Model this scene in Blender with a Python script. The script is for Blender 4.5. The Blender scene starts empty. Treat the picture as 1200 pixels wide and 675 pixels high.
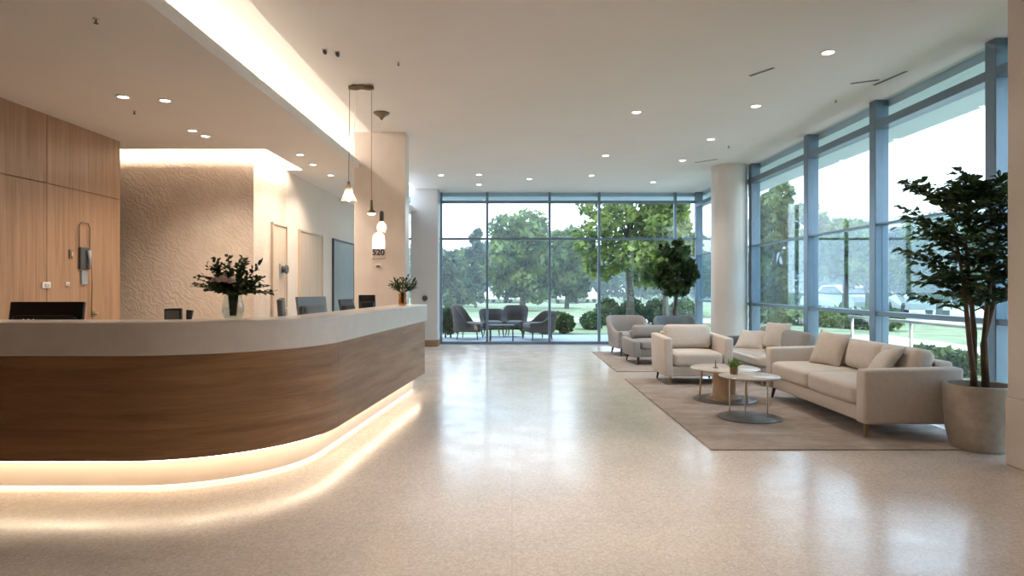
import bpy, bmesh, math, random
import numpy as np
from mathutils import Vector, Matrix, Euler
PI = math.pi
SC = bpy.context.scene
COL = SC.collection
random.seed(7)

# ------------------------------------------------------------------ materials
def _nt(name):
    m = bpy.data.materials.new(name); m.use_nodes = True
    nt = m.node_tree; b = nt.nodes['Principled BSDF']
    return m, nt, b
def N(nt, t, **kw):
    n = nt.nodes.new(t)
    for k, v in kw.items(): setattr(n, k, v)
    return n
def ramp(nt, fac, stops):
    r = N(nt, 'ShaderNodeValToRGB')
    el = r.color_ramp.elements
    while len(el) < len(stops): el.new(0.5)
    for e, (p, c) in zip(el, stops): e.position = p; e.color = (*c, 1)
    nt.links.new(fac, r.inputs[0]); return r.outputs[0]
def coords(nt, scale=(1, 1, 1), rot=(0, 0, 0)):
    tc = N(nt, 'ShaderNodeTexCoord'); mp = N(nt, 'ShaderNodeMapping')
    mp.inputs['Scale'].default_value = scale; mp.inputs['Rotation'].default_value = rot
    nt.links.new(tc.outputs['Object'], mp.inputs[0]); return mp.outputs[0]
def noise(nt, vec, scale, detail=4, rough=.55, dist=0):
    n = N(nt, 'ShaderNodeTexNoise')
    n.inputs['Scale'].default_value = scale; n.inputs['Detail'].default_value = detail
    n.inputs['Roughness'].default_value = rough; n.inputs['Distortion'].default_value = dist
    nt.links.new(vec, n.inputs['Vector']); return n.outputs[0]
def bump(nt, b, h, strength=.3, dist=.01):
    bp = N(nt, 'ShaderNodeBump'); bp.inputs['Strength'].default_value = strength; bp.inputs['Distance'].default_value = dist
    nt.links.new(h, bp.inputs['Height']); nt.links.new(bp.outputs[0], b.inputs['Normal'])

def mottled(name, c, rough=.6, var=.12, scale=6, metal=0, bumps=0, bscale=200, spec=.5):
    m, nt, b = _nt(name); v = coords(nt)
    lo = tuple(x * (1 - var) for x in c); hi = tuple(min(1, x * (1 + var)) for x in c)
    nt.links.new(ramp(nt, noise(nt, v, scale), [(.3, lo), (.7, hi)]), b.inputs['Base Color'])
    b.inputs['Roughness'].default_value = rough; b.inputs['Metallic'].default_value = metal
    b.inputs['Specular IOR Level'].default_value = spec
    if bumps: bump(nt, b, noise(nt, v, bscale, 2), bumps, .002)
    return m
def wood(name, dark, light, scale=(1, 1, 1), rough=.4, s=3.0):
    m, nt, b = _nt(name); v = coords(nt, scale)
    n1 = noise(nt, v, s, 6, .6, .6)
    n2 = noise(nt, v, s * 9, 3, .6)
    mx = N(nt, 'ShaderNodeMath', operation='MULTIPLY_ADD'); mx.inputs[1].default_value = .25
    nt.links.new(n2, mx.inputs[0]); nt.links.new(n1, mx.inputs[2])
    mid = tuple((a + c) / 2 for a, c in zip(dark, light))
    nt.links.new(ramp(nt, mx.outputs[0], [(.38, dark), (.6, mid), (.82, light)]), b.inputs['Base Color'])
    b.inputs['Roughness'].default_value = rough
    bump(nt, b, mx.outputs[0], .08, .004)
    return m
def emit(name, c, s):
    m = bpy.data.materials.new(name); m.use_nodes = True; nt = m.node_tree; nt.nodes.clear()
    e = N(nt, 'ShaderNodeEmission'); o = N(nt, 'ShaderNodeOutputMaterial')
    e.inputs[0].default_value = (*c, 1); e.inputs[1].default_value = s
    nt.links.new(e.outputs[0], o.inputs[0]); return m
def thin_glass(name, tint, refl=1.0, rough=0.0):
    m = bpy.data.materials.new(name); m.use_nodes = True; nt = m.node_tree; nt.nodes.clear()
    t = N(nt, 'ShaderNodeBsdfTransparent'); t.inputs[0].default_value = (*tint, 1)
    g = N(nt, 'ShaderNodeBsdfGlossy'); g.inputs[0].default_value = (refl, refl, refl, 1); g.inputs['Roughness'].default_value = rough
    lw = N(nt, 'ShaderNodeLayerWeight'); lw.inputs[0].default_value = .5        # Schlick's reflectance of thin glass, the same from both faces
    pw = N(nt, 'ShaderNodeMath', operation='POWER'); pw.inputs[1].default_value = 5
    f = N(nt, 'ShaderNodeMath', operation='MULTIPLY_ADD'); f.inputs[1].default_value = .95; f.inputs[2].default_value = .04
    nt.links.new(lw.outputs['Facing'], pw.inputs[0]); nt.links.new(pw.outputs[0], f.inputs[0])
    mx = N(nt, 'ShaderNodeMixShader'); o = N(nt, 'ShaderNodeOutputMaterial')
    nt.links.new(f.outputs[0], mx.inputs[0]); nt.links.new(t.outputs[0], mx.inputs[1]); nt.links.new(g.outputs[0], mx.inputs[2])
    nt.links.new(mx.outputs[0], o.inputs[0]); return m
def pearl(name):
    m = bpy.data.materials.new(name); m.use_nodes = True; nt = m.node_tree; nt.nodes.clear()
    t = N(nt, 'ShaderNodeBsdfTransparent'); t.inputs[0].default_value = (1, .97, .92, 1)
    g = N(nt, 'ShaderNodeBsdfTranslucent'); g.inputs[0].default_value = (.95, .88, .80, 1)
    mx = N(nt, 'ShaderNodeMixShader'); mx.inputs[0].default_value = .4; o = N(nt, 'ShaderNodeOutputMaterial')
    nt.links.new(t.outputs[0], mx.inputs[1]); nt.links.new(g.outputs[0], mx.inputs[2]); nt.links.new(mx.outputs[0], o.inputs[0]); return m
def leafmat(name, c1, c2, trans=.35, scale=2.0, rough=.5):
    m, nt, b = _nt(name); v = coords(nt)
    col = ramp(nt, noise(nt, v, scale, 3), [(.35, c1), (.65, c2)])
    nt.links.new(col, b.inputs['Base Color']); b.inputs['Roughness'].default_value = rough
    b.inputs['Specular IOR Level'].default_value = .3
    tr = N(nt, 'ShaderNodeBsdfTranslucent'); nt.links.new(col, tr.inputs[0])
    mx = N(nt, 'ShaderNodeMixShader'); mx.inputs[0].default_value = trans
    nt.links.new(b.outputs[0], mx.inputs[1]); nt.links.new(tr.outputs[0], mx.inputs[2])
    nt.links.new(mx.outputs[0], nt.nodes['Material Output'].inputs[0]); return m

def floor_mat():
    m, nt, b = _nt('polished_terrazzo'); v = coords(nt)
    vo = N(nt, 'ShaderNodeTexVoronoi'); vo.inputs['Scale'].default_value = 80; nt.links.new(v, vo.inputs['Vector'])
    chips = ramp(nt, vo.outputs['Color'], [(.1, (.57, .50, .44)), (.5, (.65, .58, .52)), (.9, (.73, .665, .61))])
    big = ramp(nt, noise(nt, v, 1.3, 4), [(.3, (.9, .9, .9)), (.7, (1.04, 1.03, 1.02))])
    mx = N(nt, 'ShaderNodeMix', data_type='RGBA', blend_type='MULTIPLY'); mx.inputs[0].default_value = 1
    nt.links.new(chips, mx.inputs[6]); nt.links.new(big, mx.inputs[7])
    br = N(nt, 'ShaderNodeTexBrick'); br.offset = 0
    br.inputs['Scale'].default_value = 1; br.inputs['Brick Width'].default_value = 1.2; br.inputs['Row Height'].default_value = 1.2
    br.inputs['Mortar Size'].default_value = .003; br.inputs['Mortar Smooth'].default_value = .3
    nt.links.new(v, br.inputs['Vector'])
    m2 = N(nt, 'ShaderNodeMix', data_type='RGBA'); nt.links.new(br.outputs['Fac'], m2.inputs[0])
    nt.links.new(mx.outputs[2], m2.inputs[6]); m2.inputs[7].default_value = (.56, .48, .42, 1)
    nt.links.new(m2.outputs[2], b.inputs['Base Color'])
    rr = ramp(nt, noise(nt, v, 3.5, 5), [(.3, (.15,) * 3), (.7, (.24,) * 3)])
    nt.links.new(rr, b.inputs['Roughness'])
    b.inputs['IOR'].default_value = 1.75
    bump(nt, b, noise(nt, v, 9, 3), .03, .004)
    return m
def relief_mat():
    m, nt, b = _nt('relief_stone'); v = coords(nt, (1, 1, 1))
    wv = N(nt, 'ShaderNodeTexWave', wave_type='BANDS', bands_direction='DIAGONAL'); wv.inputs['Scale'].default_value = 5.6
    wv.inputs['Distortion'].default_value = 12; wv.inputs['Detail'].default_value = 2; wv.inputs['Detail Scale'].default_value = 1.6
    nt.links.new(v, wv.inputs['Vector'])
    nt.links.new(ramp(nt, noise(nt, v, 5), [(.3, (.60, .50, .41)), (.7, (.68, .58, .485))]), b.inputs['Base Color'])
    b.inputs['Roughness'].default_value = .65
    bump(nt, b, wv.outputs[0], .2, .012)
    return m
def rug_mat():
    m, nt, b = _nt('rug_pile'); v = coords(nt, (1, 1, 1))
    n1 = noise(nt, coords(nt, (1.0, 1.7, 1)), 3.2, 6, .65, .5); n2 = noise(nt, v, 130, 2)
    mx = N(nt, 'ShaderNodeMath', operation='MULTIPLY_ADD'); mx.inputs[1].default_value = .35
    nt.links.new(n2, mx.inputs[0]); nt.links.new(n1, mx.inputs[2])
    nt.links.new(ramp(nt, mx.outputs[0], [(.45, (.27, .225, .195)), (.68, (.36, .305, .27)), (.9, (.46, .395, .35))]), b.inputs['Base Color'])
    b.inputs['Roughness'].default_value = .95; b.inputs['Specular IOR Level'].default_value = .1
    bump(nt, b, n2, .6, .004); return m

M = {}
M['floor'] = floor_mat()
M['ceiling'] = mottled('ceiling_plaster', (.80, .765, .735), .8, .02, 1.0)
M['plaster'] = mottled('warm_plaster', (.70, .62, .54), .6, .04, 2)
M['pillar_stone'] = mottled('pillar_stone', (.72, .64, .57), .3, .05, 3)
M['column_paint'] = mottled('column_paint', (.70, .66, .62), .35, .03, 2)
M['grey_plaster'] = mottled('grey_plaster', (.55, .54, .53), .5, .04, 2)
M['relief'] = relief_mat()
M['oak_wall'] = wood('oak_wall_veneer', (.235, .130, .070), (.39, .24, .145), (1, 9, .35), .45)
M['oak_pale'] = wood('pale_wood_panel', (.50, .39, .29), (.62, .50, .39), (1, 6, .4), .5)
M['oak_desk'] = wood('walnut_desk_veneer', (.215, .112, .052), (.41, .24, .125), (.5, .5, 7), .38, 2.4)
M['oak_table'] = wood('table_oak', (.42, .27, .16), (.60, .43, .28), (5, 5, .6), .4)
M['dark_gap'] = mottled('seam_shadow_board', (.10, .065, .04), .8, .1)
M['quartz'] = mottled('white_quartz', (.84, .805, .775), .22, .035, 9)
M['plinth'] = mottled('plinth_lacquer', (.80, .72, .63), .4, .03, 4)
M['led'] = emit('led_strip_light', (1, .775, .545), 8)
M['led_low'] = emit('led_contact_light', (1, .79, .57), 2.6)
M['led_cove'] = emit('led_cove_light', (1, .86, .71), 18)
M['led_lip'] = emit('led_lip_light', (1, .86, .72), 4)
M['led_wall'] = emit('led_wall_washer', (1, .84, .68), 130)
M['lamp'] = emit('downlight_lens', (1, .90, .78), 14)
M['bulb'] = emit('pendant_bulb', (1, .80, .55), 16)
M['frost_glow'] = emit('sconce_glow', (1, .91, .80), 1.5)
M['glass'] = thin_glass('window_glass', (.885, .95, .985), .9)
M['clear'] = thin_glass('vase_glass', (.93, .96, .96), 1.0)
M['pearl'] = pearl('pearl_shade_glass')
M['amber'] = thin_glass('amber_glass', (.86, .66, .42), 1.0)
M['alu'] = mottled('blue_grey_aluminium', (.17, .235, .30), .35, .05, 4, .5)
M['alu_dark'] = mottled('dark_aluminium', (.10, .125, .14), .4, .05, 4, .4)
M['canopy'] = mottled('canopy_soffit', (.62, .72, .78), .7, .03, 2)
M['cream'] = mottled('cream_fabric', (.64, .575, .515), .9, .05, 30, 0, .5, 500, .2)
M['cream_dark'] = mottled('beige_pillow_fabric', (.60, .53, .465), .9, .05, 30, 0, .5, 500, .2)
M['grey_fab'] = mottled('grey_fabric', (.33, .315, .30), .9, .08, 30, 0, .5, 400, .2)
M['slate_fab'] = mottled('slate_fabric', (.17, .20, .215), .9, .08, 30, 0, .5, 400, .2)
M['patio_fab'] = mottled('patio_charcoal_weave', (.085, .072, .065), .8, .15, 60, 0, .6, 150, .2)
M['patio_pad'] = mottled('patio_pad_fabric', (.16, .145, .135), .9, .1, 20)
M['leg_dark'] = mottled('dark_stained_leg', (.045, .028, .02), .4, .1)
M['leg_wood'] = mottled('brown_leg', (.26, .16, .09), .4, .1, 20)
M['steel'] = mottled('brushed_steel', (.62, .60, .57), .3, .05, 20, .9)
M['bronze'] = mottled('bronze_metal', (.20, .155, .10), .4, .1, 20, .6)
M['black'] = mottled('black_plastic', (.012, .012, .013), .32, .1)
M['darkgrey'] = mottled('dark_grey_plastic', (.055, .057, .06), .4, .1)
M['midgrey'] = mottled('mid_grey_plastic', (.26, .29, .31), .35, .06)
M['white'] = mottled('white_plastic', (.78, .76, .72), .4, .03)
M['tabletop'] = mottled('pale_stone_top', (.60, .52, .44), .22, .06, 12)
M['disc'] = mottled('dark_base_disc', (.15, .145, .14), .35, .12, 10, .3)
M['pot'] = mottled('pewter_pot', (.40, .35, .295), .32, .14, 14, .25)
M['soil'] = mottled('soil', (.05, .035, .022), .95, .3, 40)
M['bark'] = mottled('bark', (.105, .07, .045), .85, .25, 12)
M['bark_out'] = mottled('outdoor_bark', (.085, .07, .057), .9, .25, 6)
M['rug'] = rug_mat()
M['leaf_in'] = leafmat('indoor_leaf', (.024, .050, .020), (.075, .125, .040), .28, 6)
M['leaf_bq'] = leafmat('bouquet_leaf', (.022, .045, .018), (.07, .105, .035), .2, 30)
M['leaf_grass'] = leafmat('grass_leaf', (.10, .20, .04), (.30, .42, .12), .3, 30)
M['leaf_lime'] = leafmat('lime_leaf', (.035, .075, .022), (.30, .37, .085), .4, 1.6)
M['leaf_mid'] = leafmat('mid_green_leaf', (.03, .075, .04), (.22, .29, .095), .4, 1.0)
M['leaf_far'] = leafmat('distant_leaf', (.03, .065, .06), (.12, .18, .10), .3, .35)
M['leaf_hedge'] = leafmat('hedge_leaf', (.03, .075, .025), (.09, .15, .05), .25, 3)
M['flower'] = leafmat('pale_pink_petal', (.86, .66, .58), (.95, .84, .78), .3, 30)
M['lawn'] = mottled('lawn_grass', (.23, .28, .165), .95, .3, 1.2, 0, .8, 60, .1)
M['paving'] = mottled('terrace_paving', (.52, .55, .57), .6, .06, 3)
M['path'] = mottled('pale_gravel_path', (.60, .58, .53), .9, .08, 8)
M['car_white'] = mottled('white_car_paint', (.75, .76, .77), .25, .03)
M['car_glass'] = mottled('car_glass', (.05, .06, .07), .1, .05)
M['tyre'] = mottled('tyre_rubber', (.02, .02, .02), .8, .1)
M['bldg'] = mottled('pale_render', (.62, .67, .70), .7, .04)
M['bldg_glass'] = mottled('facade_glass', (.28, .36, .42), .15, .08)

# ------------------------------------------------------------------ mesh building
def link(name, bm, mat, parent=None, smooth=False, angle=None):
    bmesh.ops.recalc_face_normals(bm, faces=bm.faces)
    me = bpy.data.meshes.new(name); bm.to_mesh(me); bm.free()
    if smooth:
        for p in me.polygons: p.use_smooth = True
        if angle: me.set_sharp_from_angle(angle=math.radians(angle))
    me.materials.append(M[mat] if isinstance(mat, str) else mat)
    o = bpy.data.objects.new(name, me); COL.objects.link(o)
    if parent: o.parent = parent
    return o
def raw(name, verts, faces, mat, parent=None, smooth=False):
    me = bpy.data.meshes.new(name); me.from_pydata([tuple(v) for v in verts], [], faces)
    if smooth:
        for p in me.polygons: p.use_smooth = True
    me.materials.append(M[mat]); me.update()
    o = bpy.data.objects.new(name, me); COL.objects.link(o)
    if parent: o.parent = parent
    return o
def tag(o, label=None, cat=None, group=None, kind=None):
    if label: o['label'] = label
    if cat: o['category'] = cat
    if group: o['group'] = group
    if kind: o['kind'] = kind
    return o
def thing(name, label, cat, loc=(0, 0, 0), rz=0, group=None):
    o = bpy.data.objects.new(name, None); o.empty_display_size = .1; COL.objects.link(o)
    o.location = loc; o.rotation_euler = (0, 0, rz)
    return tag(o, label, cat, group)
def struct(o, label=None):
    o['kind'] = 'structure'
    if label: o['label'] = label
    return o
def sroot(name, loc=(0, 0, 0), rz=0, label=None):
    o = bpy.data.objects.new(name, None); COL.objects.link(o); o.location = loc; o.rotation_euler = (0, 0, rz)
    return struct(o, label)
def B(): return bmesh.new()
def box(bm, lo, hi, bev=0, seg=2, rot=None, about=None):
    lo, hi = Vector(lo), Vector(hi); c = (lo + hi) / 2; s = hi - lo
    t = bmesh.new(); bmesh.ops.create_cube(t, size=1)
    bmesh.ops.scale(t, vec=s, verts=t.verts); bmesh.ops.translate(t, vec=c, verts=t.verts)
    if bev: bmesh.ops.bevel(t, geom=t.edges[:], offset=min(bev, min(s) * .49), segments=seg, profile=.5, affect='EDGES', clamp_overlap=True)
    if rot is not None: bmesh.ops.rotate(t, cent=Vector(about) if about is not None else c, matrix=rot, verts=t.verts)
    merge(bm, t); return bm
def merge(bm, t):
    me = bpy.data.meshes.new('tmp'); t.to_mesh(me); t.free(); bm.from_mesh(me); bpy.data.meshes.remove(me)
def frame_of(d):
    d = d.normalized(); u = d.cross(Vector((0, 0, 1)))
    if u.length < 1e-4: u = Vector((1, 0, 0))
    u.normalize(); return u, u.cross(d).normalized()
def tube(bm, pts, r, n=8, cap=True):
    pts = [Vector(p) for p in pts]; k = len(pts)
    rs = r if isinstance(r, (list, tuple)) else [r] * k
    rings = []; u = None
    for i, p in enumerate(pts):
        d = (pts[min(i + 1, k - 1)] - pts[max(i - 1, 0)])
        if u is None: u, w = frame_of(d)
        else:
            d = d.normalized(); u = (u - d * u.dot(d)).normalized(); w = u.cross(d)
        rings.append([bm.verts.new(p + (u * math.cos(2 * PI * j / n) + w * math.sin(2 * PI * j / n)) * rs[i]) for j in range(n)])
    for a, b in zip(rings, rings[1:]):
        for j in range(n): bm.faces.new((a[j], a[(j + 1) % n], b[(j + 1) % n], b[j]))
    if cap: bm.faces.new(rings[0][::-1]); bm.faces.new(rings[-1])
    return bm
def lathe(bm, prof, c=(0, 0, 0), n=32, sx=1, sy=1, close=False):
    rings = []
    for r, z in prof:
        if r < 1e-5: rings.append([bm.verts.new((c[0], c[1], c[2] + z))])
        else: rings.append([bm.verts.new((c[0] + sx * r * math.cos(2 * PI * j / n), c[1] + sy * r * math.sin(2 * PI * j / n), c[2] + z)) for j in range(n)])
    for a, b in zip(rings, rings[1:]):
        if len(a) == 1 and len(b) == 1: continue
        for j in range(n):
            k = (j + 1) % n
            if len(a) == 1: bm.faces.new((a[0], b[k], b[j]))
            elif len(b) == 1: bm.faces.new((a[j], a[k], b[0]))
            else: bm.faces.new((a[j], a[k], b[k], b[j]))
    return bm
def prism(bm, poly, z0, z1):
    a = [bm.verts.new((x, y, z0)) for x, y in poly]; b = [bm.verts.new((x, y, z1)) for x, y in poly]; n = len(poly)
    bm.faces.new(a[::-1]); bm.faces.new(b)
    for i in range(n): bm.faces.new((a[i], a[(i + 1) % n], b[(i + 1) % n], b[i]))
    return bm
def sweep(bm, path, prof):
    """path: (x, y, nx, ny); prof: closed polygon of (offset, z)"""
    rings = [[bm.verts.new((x + nx * o, y + ny * o, z)) for o, z in prof] for x, y, nx, ny in path]; n = len(prof)
    for a, b in zip(rings, rings[1:]):
        for j in range(n): bm.faces.new((a[j], a[(j + 1) % n], b[(j + 1) % n], b[j]))
    bm.faces.new(rings[0][::-1]); bm.faces.new(rings[-1]); return bm
def cushion(bm, c, size, r=.05, puff=.02, axis=2, n=10, rot=None):
    """rounded box with bulging faces along one axis"""
    h = Vector(size) / 2; r = min(r, min(h) * .98)
    t = bmesh.new(); bmesh.ops.create_cube(t, size=2)
    bmesh.ops.subdivide_edges(t, edges=t.edges[:], cuts=n, use_grid_fill=True)
    oth = [i for i in range(3) if i != axis]
    for v in t.verts:
        p = Vector(math.copysign(abs(x) ** .75, x) for x in v.co)
        q = Vector(p[i] * h[i] for i in range(3))
        inn = Vector(max(-(h[i] - r), min(h[i] - r, q[i])) for i in range(3))
        d = q - inn
        if d.length > 1e-6: q = inn + d.normalized() * r
        k = (1 - p[oth[0]] ** 2) * (1 - p[oth[1]] ** 2)
        q[axis] += p[axis] * puff * max(0, k) ** .6
        v.co = q
    if rot is not None: bmesh.ops.rotate(t, cent=(0, 0, 0), matrix=rot, verts=t.verts)
    bmesh.ops.translate(t, vec=Vector(c), verts=t.verts); merge(bm, t); return bm
def pillow(bm, c, w, h, th, rot, n=14):
    """knife-edged throw pillow, thickness along local Y, standing in XZ"""
    vs = {}
    for s in (1, -1):
        for i in range(n + 1):
            for j in range(n + 1):
                u, v = -1 + 2 * i / n, -1 + 2 * j / n
                edge = i in (0, n) or j in (0, n)
                if edge and s == -1: vs[(s, i, j)] = vs[(1, i, j)]; continue
                x = u * w / 2 * (1 - .07 * (1 - v * v)); z = v * h / 2 * (1 - .07 * (1 - u * u))
                y = s * th / 2 * (max(0, (1 - u ** 2) * (1 - v ** 2))) ** .42
                y += .006 * math.sin(5 * u + 3 * v) * (0 if edge else 1)
                vs[(s, i, j)] = bm.verts.new(Vector(c) + rot @ Vector((x, y, z)))
    for s in (1, -1):
        for i in range(n):
            for j in range(n):
                bm.faces.new((vs[(s, i, j)], vs[(s, i + 1, j)], vs[(s, i + 1, j + 1)], vs[(s, i, j + 1)]))
    return bm
def R(ax, deg): return Matrix.Rotation(math.radians(deg), 3, ax)

class Leaves:
    def __init__(s): s.v = []; s.f = []
    def leaf(s, p, d, L, W, droop=.25, side=None):
        p = Vector(p); d = Vector(d).normalized()
        u = side.normalized() if side is not None else d.cross(Vector((random.gauss(0, .5), random.gauss(0, .5), 1))).normalized()
        if u.length < 1e-4: u = Vector((1, 0, 0))
        up = u.cross(d).normalized(); k = len(s.v)
        m = p + d * L * .5 + up * L * .06; t = p + d * L - Vector((0, 0, droop * L))
        q1 = p + d * L * .22; q2 = p + d * L * .72 - Vector((0, 0, droop * L * .45))
        s.v += [p, q1 + u * W * .36, q1 - u * W * .36, m + u * W * .5, m - u * W * .5, q2 + u * W * .34, q2 - u * W * .34, t, m - up * L * .05]
        s.f += [(k, k + 1, k + 3, k + 8), (k, k + 8, k + 4, k + 2), (k + 3, k + 5, k + 7, k + 8), (k + 8, k + 7, k + 6, k + 4)]
    def build(s, name, mat, parent): return raw(name, s.v, s.f, mat, parent)

def leaf_cloud(name, mat, parent, blobs, count, size, seed, squash=.8):
    """blobs: (x, y, z, r). Four-cornered bent leaves spread through each blob, denser at its shell."""
    g = np.random.default_rng(seed)
    bl = np.array(blobs, float); wts = bl[:, 3] ** 2; wts /= wts.sum()
    idx = g.choice(len(bl), count, p=wts)
    d = g.normal(size=(count, 3)); d /= np.linalg.norm(d, axis=1)[:, None]
    rad = bl[idx, 3] * (g.uniform(0.25, 1.0, count) ** .45)
    c = bl[idx, :3] + d * rad[:, None] * np.array([1, 1, squash])
    a = g.normal(size=(count, 3)) + d * .3; a /= np.linalg.norm(a, axis=1)[:, None]
    b = np.cross(a, g.normal(size=(count, 3))); b /= np.linalg.norm(b, axis=1)[:, None]
    sz = size * g.uniform(.6, 1.25, count)[:, None]
    P = np.stack([c - a * sz, c + b * sz * .55, c + a * sz, c - b * sz * .55], 1).reshape(-1, 3)
    me = bpy.data.meshes.new(name)
    me.vertices.add(len(P)); me.vertices.foreach_set('co', P.ravel().astype(np.float32))
    me.loops.add(count * 4); me.loops.foreach_set('vertex_index', np.arange(count * 4, dtype=np.int32))
    me.polygons.add(count); me.polygons.foreach_set('loop_start', np.arange(0, count * 4, 4, dtype=np.int32))
    me.update(calc_edges=True); me.validate()
    me.materials.append(M[mat]); o = bpy.data.objects.new(name, me); COL.objects.link(o)
    if parent: o.parent = parent
    return o
def dup(root, loc, rz, label=None, group=None, scale=None):
    r = root.copy(); COL.objects.link(r); r.location = loc; r.rotation_euler = (0, 0, rz)
    if scale: r.scale = scale
    if label: r['label'] = label
    if group: r['group'] = group
    for ch in list(root.children):
        c = ch.copy(); COL.objects.link(c); c.parent = r
        for g in ch.children:
            d = g.copy(); COL.objects.link(d); d.parent = c
    return r

# ------------------------------------------------------------------ key dimensions
XW, YB, ZC, ZL = 4.3, 14.8, 3.5, 3.0      # window wall, rear glass wall, ceiling, low ceiling
XWOOD, XS, YS = -4.52, -3.25, 8.05        # oak wall, corridor wall, relief wall
XE = -2.15                                # edge of the low ceiling

# ------------------------------------------------------------------ floor, ceilings, walls
struct(link('floor', box(B(), (-6.2, -1.6, -.12), (XW + .1, YB + .1, 0)), 'floor'), 'polished beige terrazzo floor')
c = B()
box(c, (-2.0, -1.6, ZC), (XW + .06, YB + .06, ZC + .4))
box(c, (XE, 12.0, ZC), (-1.999, YB + .06, ZC + .4))
struct(link('ceiling', c, 'ceiling'), 'smooth main ceiling over the lobby')
c = B()
box(c, (-6.2, -1.6, ZL), (XE, 7.8, ZL + .06)); box(c, (-3.0, 7.801, ZL), (XE, 9.2, ZL + .06))
box(c, (XS, 9.201, ZL), (XE, YB, ZL + .06))
box(c, (XE - .02, -1.6, ZL + .0601), (XE, 12.0, ZL + .10))       # lip of the light cove
struct(link('ceiling_low', c, 'ceiling'), 'lower ceiling above the reception desk')
c = B()
box(c, (-3.4, -1.6, 3.78), (-1.999, 12.0, 3.9)); box(c, (-2.93, -1.6, 3.4), (-2.9, 12.0, 3.78)); box(c, (-2.93, -1.6, 3.0601), (-2.9, 12.0, 3.3999))
box(c, (-2.9, 12.0, 3.0601), (XE, 12.1, 3.9))
struct(link('ceiling_cove', c, 'ceiling'), 'recessed light cove between the two ceilings')
c = B(); box(c, (-6.2, 7.7, 3.45), (-3.0, 9.3, 3.5)); box(c, (-6.2, 7.65, 3.0601), (-3.0, 7.7, 3.5)); box(c, (-2.98, 7.7, 3.0601), (-2.935, 9.3, 3.5))
box(c, (-3.249, 9.201, 3.0601), (-2.935, 9.25, 3.45))
struct(link('ceiling_slot', c, 'ceiling'))
# led strips of the ceiling
c = B(); box(c, (-2.899, -1.2, 3.60), (-2.86, 11.9, 3.64))
struct(link('trim_1', c, 'led_cove'), 'warm light strip inside the ceiling cove')
c = B(); box(c, (XE - .045, -1.2, ZL + .0605), (XE - .021, 11.9, ZL + .106))
struct(link('trim_3', c, 'led_lip'), 'warm light line along the low ceiling edge')
c = B(); box(c, (-6.1, 7.72, 3.062), (-3.02, 7.76, 3.10)); box(c, (-2.998, 7.80, 3.0605), (-2.982, 9.15, 3.10))
struct(link('trim_2', c, 'led_wall'), 'warm light strip washing the relief wall')

struct(link('wall_rear_left', box(B(), (-6.2, YS, 0), (XS, 9.2, 3.449)), 'relief'), 'beige relief stone wall behind reception')
c = B(); box(c, (XS - .2, 9.2, 0), (XS, YB, ZL))
struct(link('wall_corridor', c, 'plaster'), 'warm plaster wall of the corridor behind reception')
struct(link('wall_back', box(B(), (-6.2, -1.72, 0), (XW + .1, -1.6, 3.9)), 'plaster'))
struct(link('wall_far_left', box(B(), (-6.3, -1.6, 0), (-6.2, 9.2, 3.5)), 'plaster'))
# oak wall: backing and veneer panels with open seams
w = sroot('wall_left', label='oak veneer wall left of the reception desk')
link('backing', box(B(), (XWOOD - .2, -1.6, 0), (XWOOD - .02, 7.36, ZL)), 'dark_gap', w)
ys = [-1.6, .6, 2.8, 4.6, 6.22, 7.385]
for a, b in zip(ys, ys[1:]):
    link('lower_panel', box(B(), (XWOOD - .02, a + .003, .0), (XWOOD, b - .003, 2.327), .002, 1), 'oak_wall', w)
    link('upper_panel', box(B(), (XWOOD - .02, a + .003, 2.333), (XWOOD, b - .003, ZL - .001), .002, 1), 'oak_wall', w)
link('end_panel', box(B(), (XWOOD - .2, 7.36, 0), (XWOOD - .02, 7.39, ZL)), 'oak_wall', w)
# flush doors in the corridor wall
for k, (a, b, mat) in enumerate([(8.62, 9.18, 'oak_pale'), (9.72, 10.9, 'oak_pale'), (11.55, 13.1, 'midgrey')]):
    d = sroot(f'door_{k + 1}', label=['flush pale wood panel door beside the relief wall', 'flush pale wood door in the corridor wall', 'grey door at the end of the corridor wall'][k])
    x0 = XS + .001
    link('leaf', box(B(), (x0, a + .03, .01), (x0 + .02, b - .03, 2.17), .003, 1), mat, d)
    f = B()
    for lo, hi in [((x0, a, 0), (x0 + .035, a + .028, 2.2)), ((x0, b - .028, 0), (x0 + .035, b, 2.2)), ((x0, a + .028, 2.172), (x0 + .035, b - .028, 2.2))]: box(f, lo, hi)
    link('frame', f, 'oak_pale' if k < 2 else 'darkgrey', d)
    h = B(); tube(h, [(x0 + .02, b - .1, 1.02), (x0 + .06, b - .1, 1.02), (x0 + .06, b - .22, 1.02)], .009); link('door_handle', h, 'steel', d, True)
# pillar, columns, end wall on the right
struct(link('pillar', box(B(), (-2.22, 9.0, 0), (-1.5, 9.32, ZC), .006, 1), 'pillar_stone'), 'square warm white pillar behind the desk end')
p = sroot('column', label='grey square column left of the rear glass wall')
link('shaft', box(B(), (-2.25, 14.2, .14), (-1.65, 14.6, ZC), .006, 1), 'grey_plaster', p)
link('plinth', box(B(), (-2.262, 14.188, 0), (-1.638, 14.612, .14), .004, 1), 'leg_wood', p)
c = B(); lathe(c, [(0, 0), (.32, 0), (.32, ZC), (0, ZC)], (3.94, 11.6, 0), 48)
struct(link('column_round', c, 'column_paint', None, True, 40), 'round white column in front of the window wall')
p = sroot('wall_right', label='beige end wall at the right edge')
link('face', box(B(), (3.70, 4.6, .5), (XW + .1, 4.78, ZC), .004, 1), 'plaster', p)
link('plinth', box(B(), (3.69, 4.59, 0), (XW + .11, 4.79, .5), .004, 1), 'pillar_stone', p)
link('side', box(B(), (XW, -1.6, 0), (XW + .1, 4.589, ZC)), 'plaster', p)

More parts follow.
